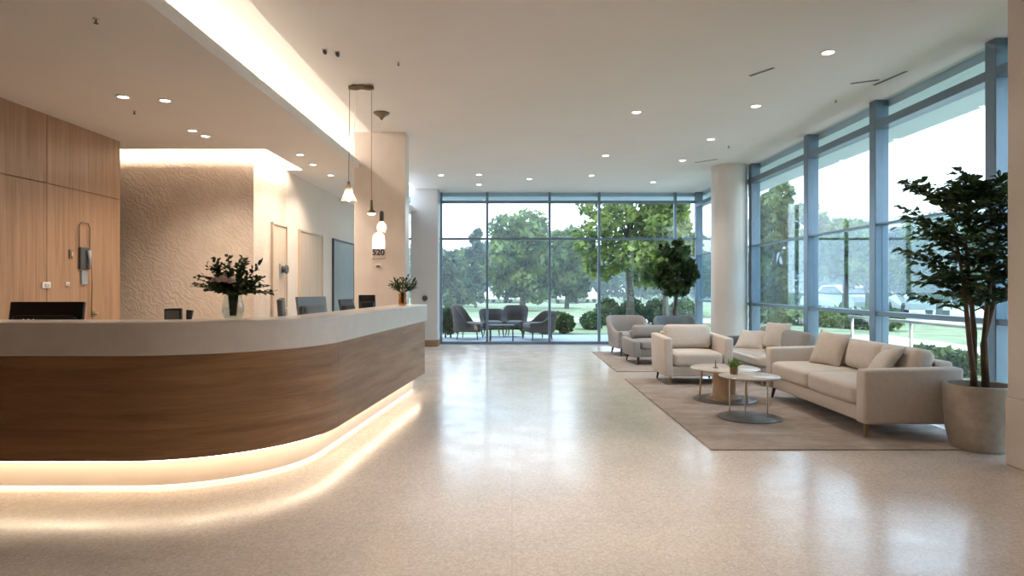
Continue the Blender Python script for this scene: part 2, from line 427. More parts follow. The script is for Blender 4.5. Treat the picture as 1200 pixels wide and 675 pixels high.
# ------------------------------------------------------------------ curtain walls: one window per bay
def window(k, p0, p1, ztop, zrails, mw, tw, depth, label, zc=ZC):
    """bay from p0 to p1 (plan points); left post at p0; children frame, pane"""
    a, b = Vector(p0), Vector(p1); d = (b - a); L = d.length; ang = math.atan2(d.y, d.x)
    w = sroot(f'window_{k}', (a.x, a.y, 0), ang, label)
    f = B(); h = depth / 2
    box(f, (-mw / 2, -h, 0), (mw / 2, h, zc), .006, 1)
    box(f, (mw / 2, -h, 0), (L - mw / 2, h, .06), .004, 1)
    box(f, (mw / 2, -h, ztop - tw / 2), (L - mw / 2, h, ztop + tw / 2), .004, 1)
    for z, t in zrails: box(f, (mw / 2, -h * .8, z - t / 2), (L - mw / 2, h * .8, z + t / 2), .004, 1)
    link('frame', f, 'alu', w)
    zs = [.06] + [z for z, t in zrails] + [ztop]
    ts = [0] + [t / 2 for z, t in zrails] + [tw / 2]
    for i in range(len(zs) - 1):
        lo, hi = zs[i] + ts[i], zs[i + 1] - ts[i + 1]
        link('pane', box(B(), (mw / 2, -.004, lo), (L - mw / 2, .004, hi)), 'glass', w)
    link('transom_pane', box(B(), (mw / 2, -.004, ztop + tw / 2), (L - mw / 2, .004, zc)), 'glass', w)
    return w
px = lambda x, d: (x - 600) * d / 750
xs = [-3.2, px(517, YB), px(571, YB), px(644, YB), px(702, YB), px(791, YB), XW - .03]
nm = ['glass bay left of the grey column', 'first glass bay of the rear wall, by the grey column', 'second glass bay of the rear wall, before the patio armchairs', 'third glass bay of the rear wall', 'fourth and widest glass bay of the rear wall', 'narrow glass bay at the rear corner']
for i in range(6):
    window(i + 1, (xs[i], YB), (xs[i + 1], YB), 3.28, [(2.43, .05)], .055 if i else .04, .06, .10, nm[i])
# side wall, corner first, running towards the viewer
yd = [YB - .06, 11.35, 9.2, 7.5, 5.65, 4.8]
nm2 = ['glass bay behind the round column', 'narrow far glass bay beside the round column', 'glass bay behind the grey loveseat', 'glass bay behind the cream sofa', 'glass bay behind the potted tree']
for i in range(5):
    window(7 + i, (XW, yd[i]), (XW, yd[i + 1]), 3.2, [(2.05, .022), (1.015, .05)], .13, .09, .16, nm2[i])

# ------------------------------------------------------------------ reception desk
def desk_path(n=28):
    P = [(-4.3, 4.05, 0, -1), (-3.4, 4.05, 0, -1)]
    a0, a1 = -90, -4.7
    for i in range(n + 1):
        a = math.radians(a0 + (a1 - a0) * i / n)
        P.append((-2.47 + 1.1 * math.cos(a), 5.15 + 1.1 * math.sin(a), math.cos(a), math.sin(a)))
    t = (.0817, .9967); x, y, nx, ny = P[-1]
    P.append((x + t[0] * 3.15, y + t[1] * 3.15, nx, ny)); return P
DP = desk_path()
desk = thing('reception_desk', 'long curved wooden reception desk with white stone top and glowing base', 'reception desk')
S = [i for i in range(len(DP))]
def cut(path, gap):  # shorten both ends a little
    (x0, y0, a, b), (x1, y1, c_, d_) = path[0], path[1]
    L = math.hypot(x1 - x0, y1 - y0); q = list(path); q[0] = (x0 + (x1 - x0) * gap / L, y0 + (y1 - y0) * gap / L, a, b)
    (x0, y0, a, b), (x1, y1, c_, d_) = path[-1], path[-2]
    L = math.hypot(x1 - x0, y1 - y0); q[-1] = (x0 + (x1 - x0) * gap / L, y0 + (y1 - y0) * gap / L, a, b); return q
link('front_panel', sweep(B(), cut(DP[:-1], .002), [(-.04, .219), (0, .219), (0, .885), (-.04, .885)]), 'oak_desk', desk, True, 30)
link('front_panel', sweep(B(), cut(DP[-2:], .002), [(-.04, .219), (0, .219), (0, .885), (-.04, .885)]), 'oak_desk', desk, True, 30)
link('carcass', sweep(B(), cut(DP, .01), [(-.26, .23), (-.041, .23), (-.041, .889), (-.26, .889)]), 'dark_gap', desk, True, 30)
link('countertop', sweep(B(), DP, [(-.33, 1.06), (-.03, 1.06), (-.03, .89), (.024, .89), (.03, .896), (.03, 1.094), (.024, 1.10), (-.33, 1.10)]), 'quartz', desk, True, 30)
link('plinth', sweep(B(), cut(DP, .05), [(-.30, .022), (-.14, .022), (-.14, .219), (-.30, .219)]), 'plinth', desk, True, 30)
link('light_strip', sweep(B(), cut(DP, .06), [(-.085, .203), (-.04, .203), (-.04, .218), (-.085, .218)]), 'led', desk, True, 30)
link('light_strip', sweep(B(), cut(DP, .06), [(-.168, .006), (-.148, .006), (-.148, .0185), (-.168, .0185)]), 'led_low', desk, True, 30)
link('work_surface', sweep(B(), cut(DP, .05), [(-1.0, .70), (-.265, .70), (-.265, .74), (-1.0, .74)]), 'oak_pale', desk, True, 30)
link('support_panel', box(B(), (-4.2, 4.5, 0), (-4.16, 5.0, .699)), 'oak_pale', desk)
link('support_panel', box(B(), (-2.1, 8.0, 0), (-1.5, 8.04, .699)), 'oak_pale', desk)

# ------------------------------------------------------------------ things behind the desk
def monitor(loc, rz, w, h, label, tilt=8, backmat='black', arms=False, z0=.15):
    t = thing('monitor', label, 'monitor', loc, rz)          # screen side +Y, back side -Y
    s = B(); box(s, (-w / 2, -.014, z0), (w / 2, .014, z0 + h), .006, 2, R('X', -tilt), (0, 0, z0))
    shell = link('screen_housing', s, backmat, t)
    s = B(); cushion(s, (0, -.022, z0 + h * .36), (w * .86, .05, h * .62), .022, .012, 1, 8, None)
    bmesh.ops.rotate(s, cent=(0, 0, z0), matrix=R('X', -tilt), verts=s.verts)
    link('rear_shell', s, backmat, t, True)
    s = B(); box(s, (-w / 2 + .012, .0142, z0 + .012), (w / 2 - .012, .016, z0 + h - .012), 0, 1, R('X', -tilt), (0, 0, z0)); link('screen', s, 'darkgrey', t)
    s = B(); box(s, (-.035, -.05, .012), (.035, -.025, z0 + h * .35), .006, 2); link('stand', s, 'darkgrey', t)
    s = B(); box(s, (-.12, -.12, 0), (.12, .10, .012), .005, 2); link('base', s, 'darkgrey', t)
    return t
WS = .741
m1 = monitor((-3.45, 4.72, WS), math.radians(3), .53, .31, 'wide black monitor seen from behind at the left end of the desk', 9, 'black', z0=.165)
s = B()
for dx in (-.05, -.015, .02): tube(s, [(dx - .05, -.075, .305), (dx - .06, -.085, .335), (dx - .04, -.085, .348), (dx - .03, -.08, .325), (dx - .035, -.075, .29)], .005, 6)
tag(link('cable', s, 'white', m1, True), 'white cable loops below the rear shell')
m2 = monitor((-1.84, 5.95, WS), math.radians(58), .34, .26, 'grey backed monitor behind the bend of the desk', 10, 'midgrey', z0=.235)
m3 = monitor((-1.79, 7.0, WS), math.radians(66), .22, .20, 'small dark monitor between the grey monitor and the black tablet', 12, 'darkgrey', z0=.25)
m4 = monitor((-1.66, 7.35, WS), math.radians(20), .19, .24, 'black upright tablet on a stand nearest the pillar', 14, 'black', z0=.255)
t = thing('card_terminal', 'grey card terminal box behind the counter left of the vase', 'card terminal', (-2.53, 4.78, WS), math.radians(12))
s = B(); box(s, (-.06, -.02, .05), (.06, .03, .425), .01, 2); link('body', s, 'darkgrey', t)
s = B(); box(s, (-.048, -.024, .30), (.048, -.019, .405), .003, 1); link('screen', s, 'midgrey', t)
s = B(); box(s, (-.07, -.06, 0), (.07, .08, .05), .01, 2); link('base', s, 'darkgrey', t)
t = thing('desk_phone', 'dark desk phone handset standing beside the card terminal', 'phone', (-2.41, 4.80, WS), math.radians(10))
s = B(); box(s, (-.05, -.06, 0), (.07, .08, .05), .012, 2); box(s, (-.03, .0, .05), (.05, .03, .30), .01, 2); link('base', s, 'darkgrey', t)
s = B(); tube(s, [(-.02, -.03, .20), (-.005, -.035, .30), (.005, -.03, .41)], [.026, .017, .026], 12); link('handset', s, 'black', t, True)
t = thing('scanner', 'slim grey scanner on a stand right of the bouquet', 'scanner', (-1.87, 5.18, WS))
s = B(); lathe(s, [(0, 0), (.05, 0), (.05, .012), (.012, .02), (.010, .33), (0, .33)], (0, 0, 0), 16); link('stand', s, 'steel', t, True, 40)
s = B(); box(s, (-.022, -.03, .33), (.022, .05, .49), .01, 2, R('X', 12)); link('head', s, 'midgrey', t)

# ------------------------------------------------------------------ bouquets and vases on the ledge
LZ = 1.1005
t = tag(thing('vase', 'clear rounded glass vase on the curved counter holding the large bouquet', 'vase', (-1.865, 4.28, LZ)))
s = B(); lathe(s, [(0, 0), (.052, 0), (.060, .012), (.070, .06), (.068, .10), (.056, .145), (.055, .168), (.052, .168), (.053, .145), (.064, .10), (.066, .06), (.056, .018), (0, .014)], (0, 0, 0), 32)
link('glass', s, 'clear', t, True)
s = B(); lathe(s, [(0, .0145), (.054, .0185), (.0625, .06), (.0615, .085), (0, .085)], (0, 0, 0), 24); link('water', s, 'clear', t, True)
bq = thing('bouquet', 'wide green leafy bouquet with pale pink flowers in the clear vase', 'bouquet', (-1.865, 4.28, LZ))
st = B(); lv = Leaves(); random.seed(3)
tips = []
for i in range(64):
    a = random.uniform(0, 2 * PI); e = random.choice([.15, .35, .6, .9, 1.2]) + random.uniform(-.12, .12)
    L = random.uniform(.17, .24) * (1.0 if e < .8 else 1.18)
    base = Vector((.018 * math.cos(a), .018 * math.sin(a), .03)); neck = Vector((.03 * math.cos(a), .03 * math.sin(a), .165))
    d = Vector((math.cos(a) * math.cos(e), math.sin(a) * math.cos(e) * .75, math.sin(e)))
    mid = neck + d * L * .45 + Vector((0, 0, .02)); tip = neck + d * L
    tube(st, [base, neck, mid, tip], [.0028, .0026, .002, .0012], 5)
    n = 13
    for k in range(n):
        f = .22 + .78 * k / (n - 1)
        q = neck.lerp(mid, f * 2) if f < .5 else mid.lerp(tip, f * 2 - 1)
        sd = d.cross(Vector((random.gauss(0, .4), random.gauss(0, .4), 1))).normalized() * (1 if k % 2 else -1)
        lv.leaf(q, (sd * .9 + d * .7 + Vector((0, 0, random.uniform(-.1, .35)))), random.uniform(.032, .050), .025, .15)
link('stems', st, 'leaf_bq', bq, True); lv.build('foliage', 'leaf_bq', bq)
for i, (x, y, z, r) in enumerate([(0, -.155, .26, .045), (-.055, -.14, .258, .036), (.05, -.145, .252, .038), (-.16, -.02, .36, .010), (.05, 0, .325, .016), (.185, -.02, .245, .014), (-.02, -.08, .30, .018)]):
    fl = Leaves()
    for ring, (cnt, tl) in enumerate([(5, .9), (6, .5), (7, .1)]):
        for k in range(cnt):
            a = 2 * PI * k / cnt + ring
            fl.leaf((x, y, z), (math.cos(a) * (1 - tl * .7), math.sin(a) * (1 - tl * .7) - .3, tl + .15), r, r * .95, .05)
    fl.build('flower', 'flower', bq)
t = thing('vase', 'small amber glass vase near the far end of the counter', 'vase', (-1.30, 7.6, LZ))
s = B(); lathe(s, [(0, 0), (.045, 0), (.052, .03), (.044, .09), (.048, .15), (.045, .15), (.041, .09), (.048, .03), (.04, .012), (0, .012)], (0, 0, 0), 24); link('glass', s, 'amber', t, True)
bq = thing('bouquet', 'small spiky green plant bunch in the amber vase', 'bouquet', (-1.30, 7.6, LZ))
st = B(); lv = Leaves(); random.seed(9)
for i in range(30):
    a = random.uniform(0, 2 * PI); e = random.uniform(.35, 1.4); L = random.uniform(.15, .23)
    d = Vector((math.cos(a) * math.cos(e), math.sin(a) * math.cos(e), math.sin(e))); nk = Vector((.02 * math.cos(a), .02 * math.sin(a), .15))
    tube(st, [nk * .6 + Vector((0, 0, -.06)), nk, nk + d * L * .6], [.0025, .0025, .0015], 5)
    for k in range(7):
        q = nk + d * L * (.25 + .1 * k); sd = d.cross(Vector((random.gauss(0, .5), random.gauss(0, .5), 1))).normalized() * (1 if k % 2 else -1)
        lv.leaf(q, d + sd * .6, random.uniform(.05, .075), .02, .15)
link('stems', st, 'leaf_bq', bq, True); lv.build('foliage', 'leaf_bq', bq)

# ------------------------------------------------------------------ fittings on the walls behind reception
t = thing('intercom', 'dark wall intercom with handset hanging on the oak wall', 'intercom', (XWOOD, 6.75, 1.45))
s = B(); box(s, (.001, -.085, .06), (.03, .075, .29), .008, 2); link('panel', s, 'darkgrey', t)
s = B(); tube(s, [(.045, .02, .08), (.055, .02, .17), (.045, .02, .26)], [.022, .014, .022], 10); link('handset', s, 'midgrey', t, True)
s = B(); box(s, (.001, -.05, -.10), (.02, .04, .05), .005, 2); link('lower_plate', s, 'midgrey', t)
s = B(); tube(s, [(.02, .07, .29), (.02, .075, .50), (.02, .04, .55), (.02, -.05, .55), (.02, -.09, .52), (.02, -.095, .29)], .006, 8); link('loop', s, 'bronze', t, True)
s = B(); tube(s, [(.02, .10, .20), (.02, .11, -.1), (.02, .10, -.42)], .005, 6); link('cord', s, 'bronze', t, True)
for nm_, lb, y, z, w_, h_ in [('thermostat', 'small thermostat on the oak wall left of the intercom', 6.55, 1.66, .05, .09), ('wall_switch', 'round wall switch below the thermostat', 6.50, 1.35, .045, .045), ('switch_plate', 'double switch plate low on the oak wall above the wide monitor', 6.2, 1.34, .11, .06)]:
    t = thing(nm_, lb, 'switch', (XWOOD, y, z))
    s = B(); box(s, (.001, -w_ / 2, -h_ / 2), (.014, w_ / 2, h_ / 2), .004, 2); link('plate', s, 'white' if nm_ != 'thermostat' else 'bronze', t)
    s = B(); box(s, (.014, -w_ / 4, -h_ / 4), (.022, w_ / 4, h_ / 4), .002, 1); link('button', s, 'steel', t)
t = thing('key_hook', 'brass key hook low on the oak wall right of the intercom', 'hook', (XWOOD, 6.9, 1.0))
s = B(); box(s, (.001, -.03, 0), (.01, .03, .06), .003, 2); link('plate', s, 'bronze', t)
s = B(); tube(s, [(.01, 0, .03), (.05, 0, .02), (.055, 0, .05)], .006, 8); link('hook', s, 'steel', t, True)
t = thing('wall_fitting', 'dark round fitting on the pale wood panel door', 'wall fitting', (XS + .023, 9.0, 1.57))
s = B(); box(s, (0, -.12, -.10), (.012, -.06, .08), .004, 2); link('plate', s, 'steel', t)
s = B(); tube(s, [(0, 0, 0), (.04, 0, 0), (.05, 0, 0), (.07, 0, 0)], [.05, .05, .07, .06], 16); link('knob', s, 'darkgrey', t, True, 40)
t = thing('wall_fitting', 'small round fitting on the grey column beside the rear glass', 'wall fitting', (-1.93, 14.2, 1.07))
s = B(); tube(s, [(0, -.001, 0), (0, -.03, 0), (0, -.05, 0)], [.06, .06, .05], 16); link('knob', s, 'darkgrey', t, True, 40)

# ------------------------------------------------------------------ pendants and pillar sign
t = thing('pendant_light', 'two pendants hanging from one bronze ceiling bar in front of the pillar', 'pendant light', (-1.62, 6.9, ZC))
s = B()
tube(s, [(-.14, 0, -.03), (-.06, 0, -.028), (0, .0, -.03), (.08, 0, -.032), (.13, 0, -.03)], [.022, .03, .018, .028, .02], 10); box(s, (-.03, -.03, -.03), (.03, .03, 0), .005, 1); link('canopy', s, 'bronze', t, True, 50)
def shade_big(par, x, y, z):
    sh = B(); lathe(sh, [(.016, .13), (.03, .10), (.05, .03), (.085, -.05), (.088, -.06), (.084, -.06), (.046, .028), (.026, .10), (.016, .128)], (x, y, z), 28)
    o = link('lamp_shade', sh, 'pearl', par, True)
    b = B(); lathe(b, [(0, .05), (.02, .03), (.034, -.01), (.03, -.04), (0, -.055)], (x, y, z), 16); link('bulb', b, 'bulb', o, True)
    b = B(); lathe(b, [(0, .16), (.014, .16), (.018, .10), (.018, .05), (0, .05)], (x, y, z), 16); link('socket', b, 'bronze', o, True, 40)
s = B(); tube(s, [(-.13, 0, -.04), (-.14, 0, -1.04)], .0035, 6); link('cord', s, 'bronze', t)
shade_big(t, -.14, 0, -1.20)
s = B(); tube(s, [(-.05, 0, -.04), (-.12, 0, -1.05)], .002, 6); link('cord', s, 'steel', t)
s = B(); tube(s, [(.105, 0, -.04), (.105, 0, -1.24)], .003, 6); link('cord', s, 'bronze', t)
sh = B(); lathe(sh, [(0, .10), (.012, .10), (.018, .0), (.05, -.035), (.05, -.045), (.044, -.045), (.014, -.004), (0, -.004)], (.105, 0, -1.34), 24); o = link('lamp_shade', sh, 'bronze', t, True, 50)
b = B(); lathe(b, [(0, -.005), (.03, -.02), (.045, -.042), (.03, -.058), (0, -.064)], (.105, 0, -1.34), 16); link('bulb', b, 'bulb', o, True)
t = thing('pendant_light', 'single slim pendant hanging nearest the pillar sign', 'pendant light', (-1.63, 8.0, ZC))
s = B(); lathe(s, [(0, 0), (.10, 0), (.10, -.012), (.03, -.06), (.012, -.09), (0, -.09)], (0, 0, 0), 20); link('canopy', s, 'bronze', t, True, 40)
s = B(); tube(s, [(0, 0, -.085), (0, 0, -1.24)], .003, 6); link('cord', s, 'steel', t)
s = B(); lathe(s, [(0, -1.23), (.02, -1.23), (.028, -1.25), (.028, -1.36), (0, -1.36)], (0, 0, 0), 16); o = link('socket', s, 'darkgrey', t, True, 40)
s = B(); lathe(s, [(.026, -1.36), (.055, -1.40), (.06, -1.44), (.045, -1.50), (.042, -1.50), (.055, -1.44), (.05, -1.405), (.022, -1.362)], (0, 0, 0), 24); o2 = link('lamp_shade', s, 'pearl', t, True)
s = B(); lathe(s, [(0, -1.37), (.03, -1.40), (.035, -1.43), (0, -1.47)], (0, 0, 0), 16); link('bulb', s, 'bulb', o2, True)
t = thing('wall_sconce', 'white glowing dome wall light on the pillar above the number sign', 'wall light', (-1.875, 9.0, 1.98))
s = B(); lathe(s, [(0, .11), (.05, .10), (.08, .06), (.088, 0), (.088, -.12), (0, -.12)], (0, 0, 0), 28, 1, .55)
for v in s.verts:
    if v.co.y > -.001: v.co.y = -.001
link('diffuser', s, 'frost_glow', t, True, 50)
t = thing('wall_sign', 'pillar sign with dark number under the glowing wall light', 'sign', (-1.875, 9.0, 1.80))
s = B(); box(s, (-.10, -.012, -.075), (.10, -.001, .055), .003, 1); link('plate', s, 'pillar_stone', t)
cu = bpy.data.curves.new('number', 'FONT'); cu.body = '520'; cu.size = .115; cu.extrude = .003; cu.align_x = 'CENTER'; cu.align_y = 'CENTER'; cu.offset = .003
cu.materials.append(M['darkgrey']); tmp = bpy.data.objects.new('tmp_text', cu); COL.objects.link(tmp); bpy.context.view_layer.update()
me = bpy.data.meshes.new_from_object(tmp.evaluated_get(bpy.context.evaluated_depsgraph_get())); bpy.data.objects.remove(tmp); bpy.data.curves.remove(cu)
o = bpy.data.objects.new('number', me); COL.objects.link(o); o.parent = t; o.rotation_euler = (PI / 2, 0, 0); o.location = (0, -.016, .005); tag(o, 'dark raised digits')
t = thing('wall_button', 'small grey button plate below the pillar sign', 'switch', (-1.88, 9.0, 1.61))
s = B(); box(s, (-.045, -.01, -.02), (.045, -.001, .025), .004, 2); link('plate', s, 'pillar_stone', t)
s = B(); box(s, (-.025, -.018, -.008), (.025, -.01, .014), .003, 2); link('button', s, 'darkgrey', t)

# ------------------------------------------------------------------ downlights
def downlight(x, y, z, label, power=14, warm=(1, .88, .77), r=.055, cone=95, group=None):
    t = thing('downlight', label, 'downlight', (x, y, z))
    if group: t['group'] = group
    s = B(); lathe(s, [(r * 1.3, 0), (r * 1.3, -.006), (r, -.010), (r * .92, -.004), (r * .92, 0)], (0, 0, 0), 24); link('trim_ring', s, 'white', t, True, 40)
    s = B(); lathe(s, [(0, -.002), (r * .9, -.002), (r * .9, -.0045), (0, -.006)], (0, 0, 0), 24); link('lens', s, 'lamp', t, True, 40)
    L = bpy.data.lights.new('downlight_beam', 'SPOT'); L.energy = power * 2.2; L.color = warm; L.spot_size = math.radians(cone); L.spot_blend = .8; L.shadow_soft_size = .05
    o = bpy.data.objects.new('downlight_beam', L); COL.objects.link(o); o.parent = t; o.location = (0, 0, -.02)
    return t
rank = ['nearest', 'second nearest', 'third', 'fourth', 'farthest']
for i, y in enumerate([5.93, 7.69, 9.43, 11.0, 13.3]):
    downlight(2.93, y, ZC, f'recessed downlight over the seating, {rank[i]} of the row by the windows', 24)
rank = ['nearest', 'middle', 'farthest']
for i, y in enumerate([7.96, 10.6, 12.5]):
    downlight(1.55, y, ZC, f'recessed downlight over the open floor, {rank[i]} of the middle row', 42)
for x, y, lb in [(-1.38, 12.45, 'between the pillar and the grey column'), (-.64, 12.4, 'right of the grey column, nearer of two'), (-.7, 13.6, 'right of the grey column, close to the rear glass'), (.35, 12.9, 'before the third rear glass bay')]:
    downlight(x, y, ZC, f'small recessed downlight {lb}', 18, (1, .87, .75))
for x, y, lb in [(-3.42, 5.63, 'left one of the nearest pair'), (-3.11, 5.74, 'right one of the nearest pair'), (-3.42, 6.85, 'front one of the pair before the relief wall'), (-3.40, 7.1, 'rear one of the pair before the relief wall'), (-2.68, 8.1, 'beside the relief wall corner'), (-2.72, 8.75, 'behind the relief wall corner'), (-2.72, 9.6, 'before the corridor door')]:
    downlight(x, y, ZL, f'recessed downlight in the low ceiling, {lb}', 20 if y < 6 else 36, (1, .84, .69), .045, 130)
for x, y, w_ in [(.3, 4.25, 115), (1.7, 3.9, 34), (-.9, 3.0, 30), (-.6, 1.0, 22), (1.2, 2.0, 20)]:  # unseen spots without fixtures: one for the floor pool, others added as fill
    L = bpy.data.lights.new('unseen_spot', 'SPOT'); L.energy = w_ * 2.2; L.color = (1, .86, .74); L.spot_size = math.radians(74); L.spot_blend = .9; L.shadow_soft_size = .06
    o = bpy.data.objects.new('unseen_spot', L); COL.objects.link(o); o.location = (x, y, ZC - .03)

# small ceiling fittings
for x, y, lb in [(-1.72, 5.87, 'left of two small spot heads on the ceiling above the light cove'), (-1.62, 5.93, 'right of two small spot heads on the ceiling above the light cove')]:
    t = thing('ceiling_spot', lb, 'spotlight', (x, y, ZC)); t.scale = (.6, .6, .6)
    s = B(); lathe(s, [(0, 0), (.04, 0), (.04, -.015), (0, -.015)], (0, 0, 0), 16); link('base', s, 'steel', t, True, 40)
    s = B(); tube(s, [(0, 0, -.015), (.01, -.01, -.05), (.02, -.02, -.06)], [.028, .032, .026], 12); link('head', s, 'darkgrey', t, True, 40)
for x, y, z, lb in [(3.77, 7.45, ZC, 'dark sprinkler head on the ceiling near the window wall'), (3.35, 9.9, ZC, 'dark sprinkler head before the round column'), (-1.1, 6.2, ZC, 'tiny sprinkler left of the open floor above the pendants'), (-2.6, 4.0, ZL, 'sprinkler on the low ceiling above the wide monitor'), (-3.6, 6.1, ZL, 'sprinkler on the low ceiling behind the nearest pair of downlights')]:
    t = thing('ceiling_sprinkler', lb, 'sprinkler', (x, y, z)); t.scale = (.55, .55, .55)
    s = B(); lathe(s, [(0, 0), (.035, 0), (.03, -.01), (0, -.01)], (0, 0, 0), 16); link('rosette', s, 'steel', t, True, 40)
    s = B(); lathe(s, [(0, -.01), (.010, -.01), (.008, -.045), (.026, -.05), (.026, -.055), (0, -.055)], (0, 0, 0), 12); link('head', s, 'darkgrey', t, True, 40)
for x0, y0, x1, y1, lb in [(3.62, 6.85, 3.86, 6.72, 'nearer dark slot vent on the ceiling by the windows'), (3.9, 6.9, 3.98, 6.45, 'second dark slot vent on the ceiling, closest to the glass'), (3.2, 11.2, 3.5, 10.9, 'small slot vent before the round column'), (2.45, 6.6, 2.6, 6.35, 'small slot vent between the downlights')]:
    t = thing('ceiling_vent', lb, 'vent', ((x0 + x1) / 2, (y0 + y1) / 2, ZC), math.atan2(y1 - y0, x1 - x0)); L = math.hypot(x1 - x0, y1 - y0) / 2
    s = B(); box(s, (-L, -.018, -.006), (L, .018, 0), .002, 1); link('frame', s, 'midgrey', t)
    s = B(); box(s, (-L + .01, -.008, -.008), (L - .01, .008, -.0061), 0, 1); link('slot', s, 'black', t)

# ------------------------------------------------------------------ seating
def tleg(par, x, y, h, mat, dx=0, dy=0, r0=.026, r1=.014):
    s = B(); tube(s, [(x + dx, y + dy, 0), (x, y, h)], [r1, r0], 4); return link('leg', s, mat, par)
def box_chair(name, label, cat, loc, rz, W, D, mat, arm=.11, arm_h=.66, back_h=.76, seats=1, z0=.125, legmats=None, backs=1, nearb=.0, group=None, arms=(1, 1), bcush=True, seat_z=.44):
    t = thing(name, label, cat, loc, rz, group)
    w = W / 2
    s = B(); box(s, (-w + .02, .03, z0), (w - .02, D - .02, .26), .02, 3); link('frame', s, mat, t, True, 40)
    for sgn, on in ((-1, arms[0]), (1, arms[1])):
        if not on: continue
        s = B(); x0, x1 = sorted((sgn * w, sgn * (w - arm)))
        box(s, (x0, 0, z0 - .002), (x1, D - .01, arm_h), .028, 4)
        for v in s.verts:  # arm top falls slightly towards the front, outer face leans out
            k = (v.co.z - z0) / (arm_h - z0); v.co.z -= .02 * k * (1 - v.co.y / D); v.co.x += sgn * .015 * k
        link('armrest', s, mat, t, True, 40)
    s = B(); box(s, (-w + (arm if arms[0] else 0), D - .17, z0), (w - (arm if arms[1] else 0), D - .01, back_h - .09), .03, 4)
    for v in s.verts: v.co.y += .06 * max(0, v.co.z - .3)
    link('backrest', s, mat, t, True, 40)
    a0, a1 = -w + (arm if arms[0] else 0) + .006, w - (arm if arms[1] else 0) - .006
    sw = (a1 - a0) / seats
    for i in range(seats):
        s = B(); cushion(s, ((a0 + sw * (i + .5)), (D - .2) / 2 + .005, (.262 + seat_z) / 2), (sw - .006, D - .2 + .02, seat_z - .262), .045, .02, 2, 10); link('seat_cushion', s, mat, t, True)
    if bcush:
        bw = (a1 - a0) / backs
        for i in range(backs):
            s = B(); cushion(s, ((a0 + bw * (i + .5)), D - .235, (seat_z + back_h) / 2 + .012), (bw - .008, .16, back_h - seat_z + .01), .06, .035, 1, 10, R('X', -10)); link('back_cushion', s, mat, t, True)
    lm = legmats or ['leg_wood', 'leg_wood', 'leg_dark', 'leg_dark']
    for (x, y), m_, (dx, dy) in zip([(-w + .09, .07), (w - .09, .07), (-w + .09, D - .08), (w - .09, D - .08)], lm, [(-.02, -.02), (.02, -.02), (-.02, .03), (.02, .03)]):
        tleg(t, x, y, z0 + .02, m_, dx, dy)
    return t
RZ = .0125
rug1 = tag(link('rug', box(B(), (1.61, 5.18, .0005), (4.0, 9.15, .012), .005, 1), 'rug'), 'large taupe rug under the sofa and coffee tables', 'rug')
rug2 = tag(link('rug', box(B(), (1.62, 9.95, .0005), (4.05, 12.95, .012), .005, 1), 'rug'), 'smaller taupe rug under the grey chairs beyond the cream armchair', 'rug')
sofa = box_chair('sofa', 'long cream sofa with two seat cushions before the window wall', 'sofa', (3.03, 6.58, RZ), -PI / 2, 2.14, .87, 'cream', .15, .615, .74, 2, .125, ['leg_dark', 'leg_wood', 'leg_dark', 'leg_dark'], 3)
s = B(); pillow(s, (0, 0, 0), .42, .40, .16, R('X', 0)); o = link('throw_pillow', s, 'cream_dark', None, True)
o.location = (3.50, 7.05, RZ + .445 + .185); o.rotation_euler = Euler((math.radians(-24), math.radians(3), math.radians(-70))); tag(o, 'plump beige throw pillow leaning at the far end of the cream sofa', 'pillow')
s = B(); pillow(s, (0, 0, 0), .42, .36, .13, R('X', 0)); o = link('throw_pillow', s, 'cream', None, True)
o.location = (3.47, 5.98, RZ + .445 + .155); o.rotation_euler = Euler((math.radians(-42), math.radians(-9), math.radians(-98))); tag(o, 'slouched cream throw pillow at the middle of the sofa back', 'pillow')
chair = box_chair('armchair', 'wide cream armchair facing the viewer at the rug edge', 'armchair', (2.49, 8.52, 0.0), math.radians(0), .90, .84, 'cream', .115, .66, .77, 1, .125, ['leg_wood', 'leg_dark', 'leg_dark', 'leg_dark'], 1)
# grey loveseat by the window
lov = box_chair('loveseat', 'light grey loveseat with slate arm behind the coffee tables', 'sofa', (3.25, 9.3, 0.0), -PI / 2, 1.8, .92, 'grey_fab', .14, .56, .70, 1, .11, None, 1, arms=(1, 0), bcush=True, seat_z=.40)
for ch in lov.children:
    if ch.name.startswith(('armrest',)): ch.data.materials[0] = M['slate_fab']; tag(ch, 'slate blue armrest')
    if ch.name.startswith('seat_cushion'): ch.data.materials[0] = M['tabletop']; tag(ch, 'pale seat cushion')
for (x, y, z, rx, rz, lb) in [(3.82, 9.25, .62, -20, -62, 'cream throw pillow propped against the loveseat back'), (3.58, 9.55, .53, -50, -40, 'cream throw pillow lying lower on the loveseat seat')]:
    s = B(); pillow(s, (0, 0, 0), .44, .40, .15, R('X', 0)); o = link('throw_pillow', s, 'cream', None, True)
    o.location = (x, y, z); o.rotation_euler = Euler((math.radians(rx), 0, math.radians(rz))); tag(o, lb, 'pillow')

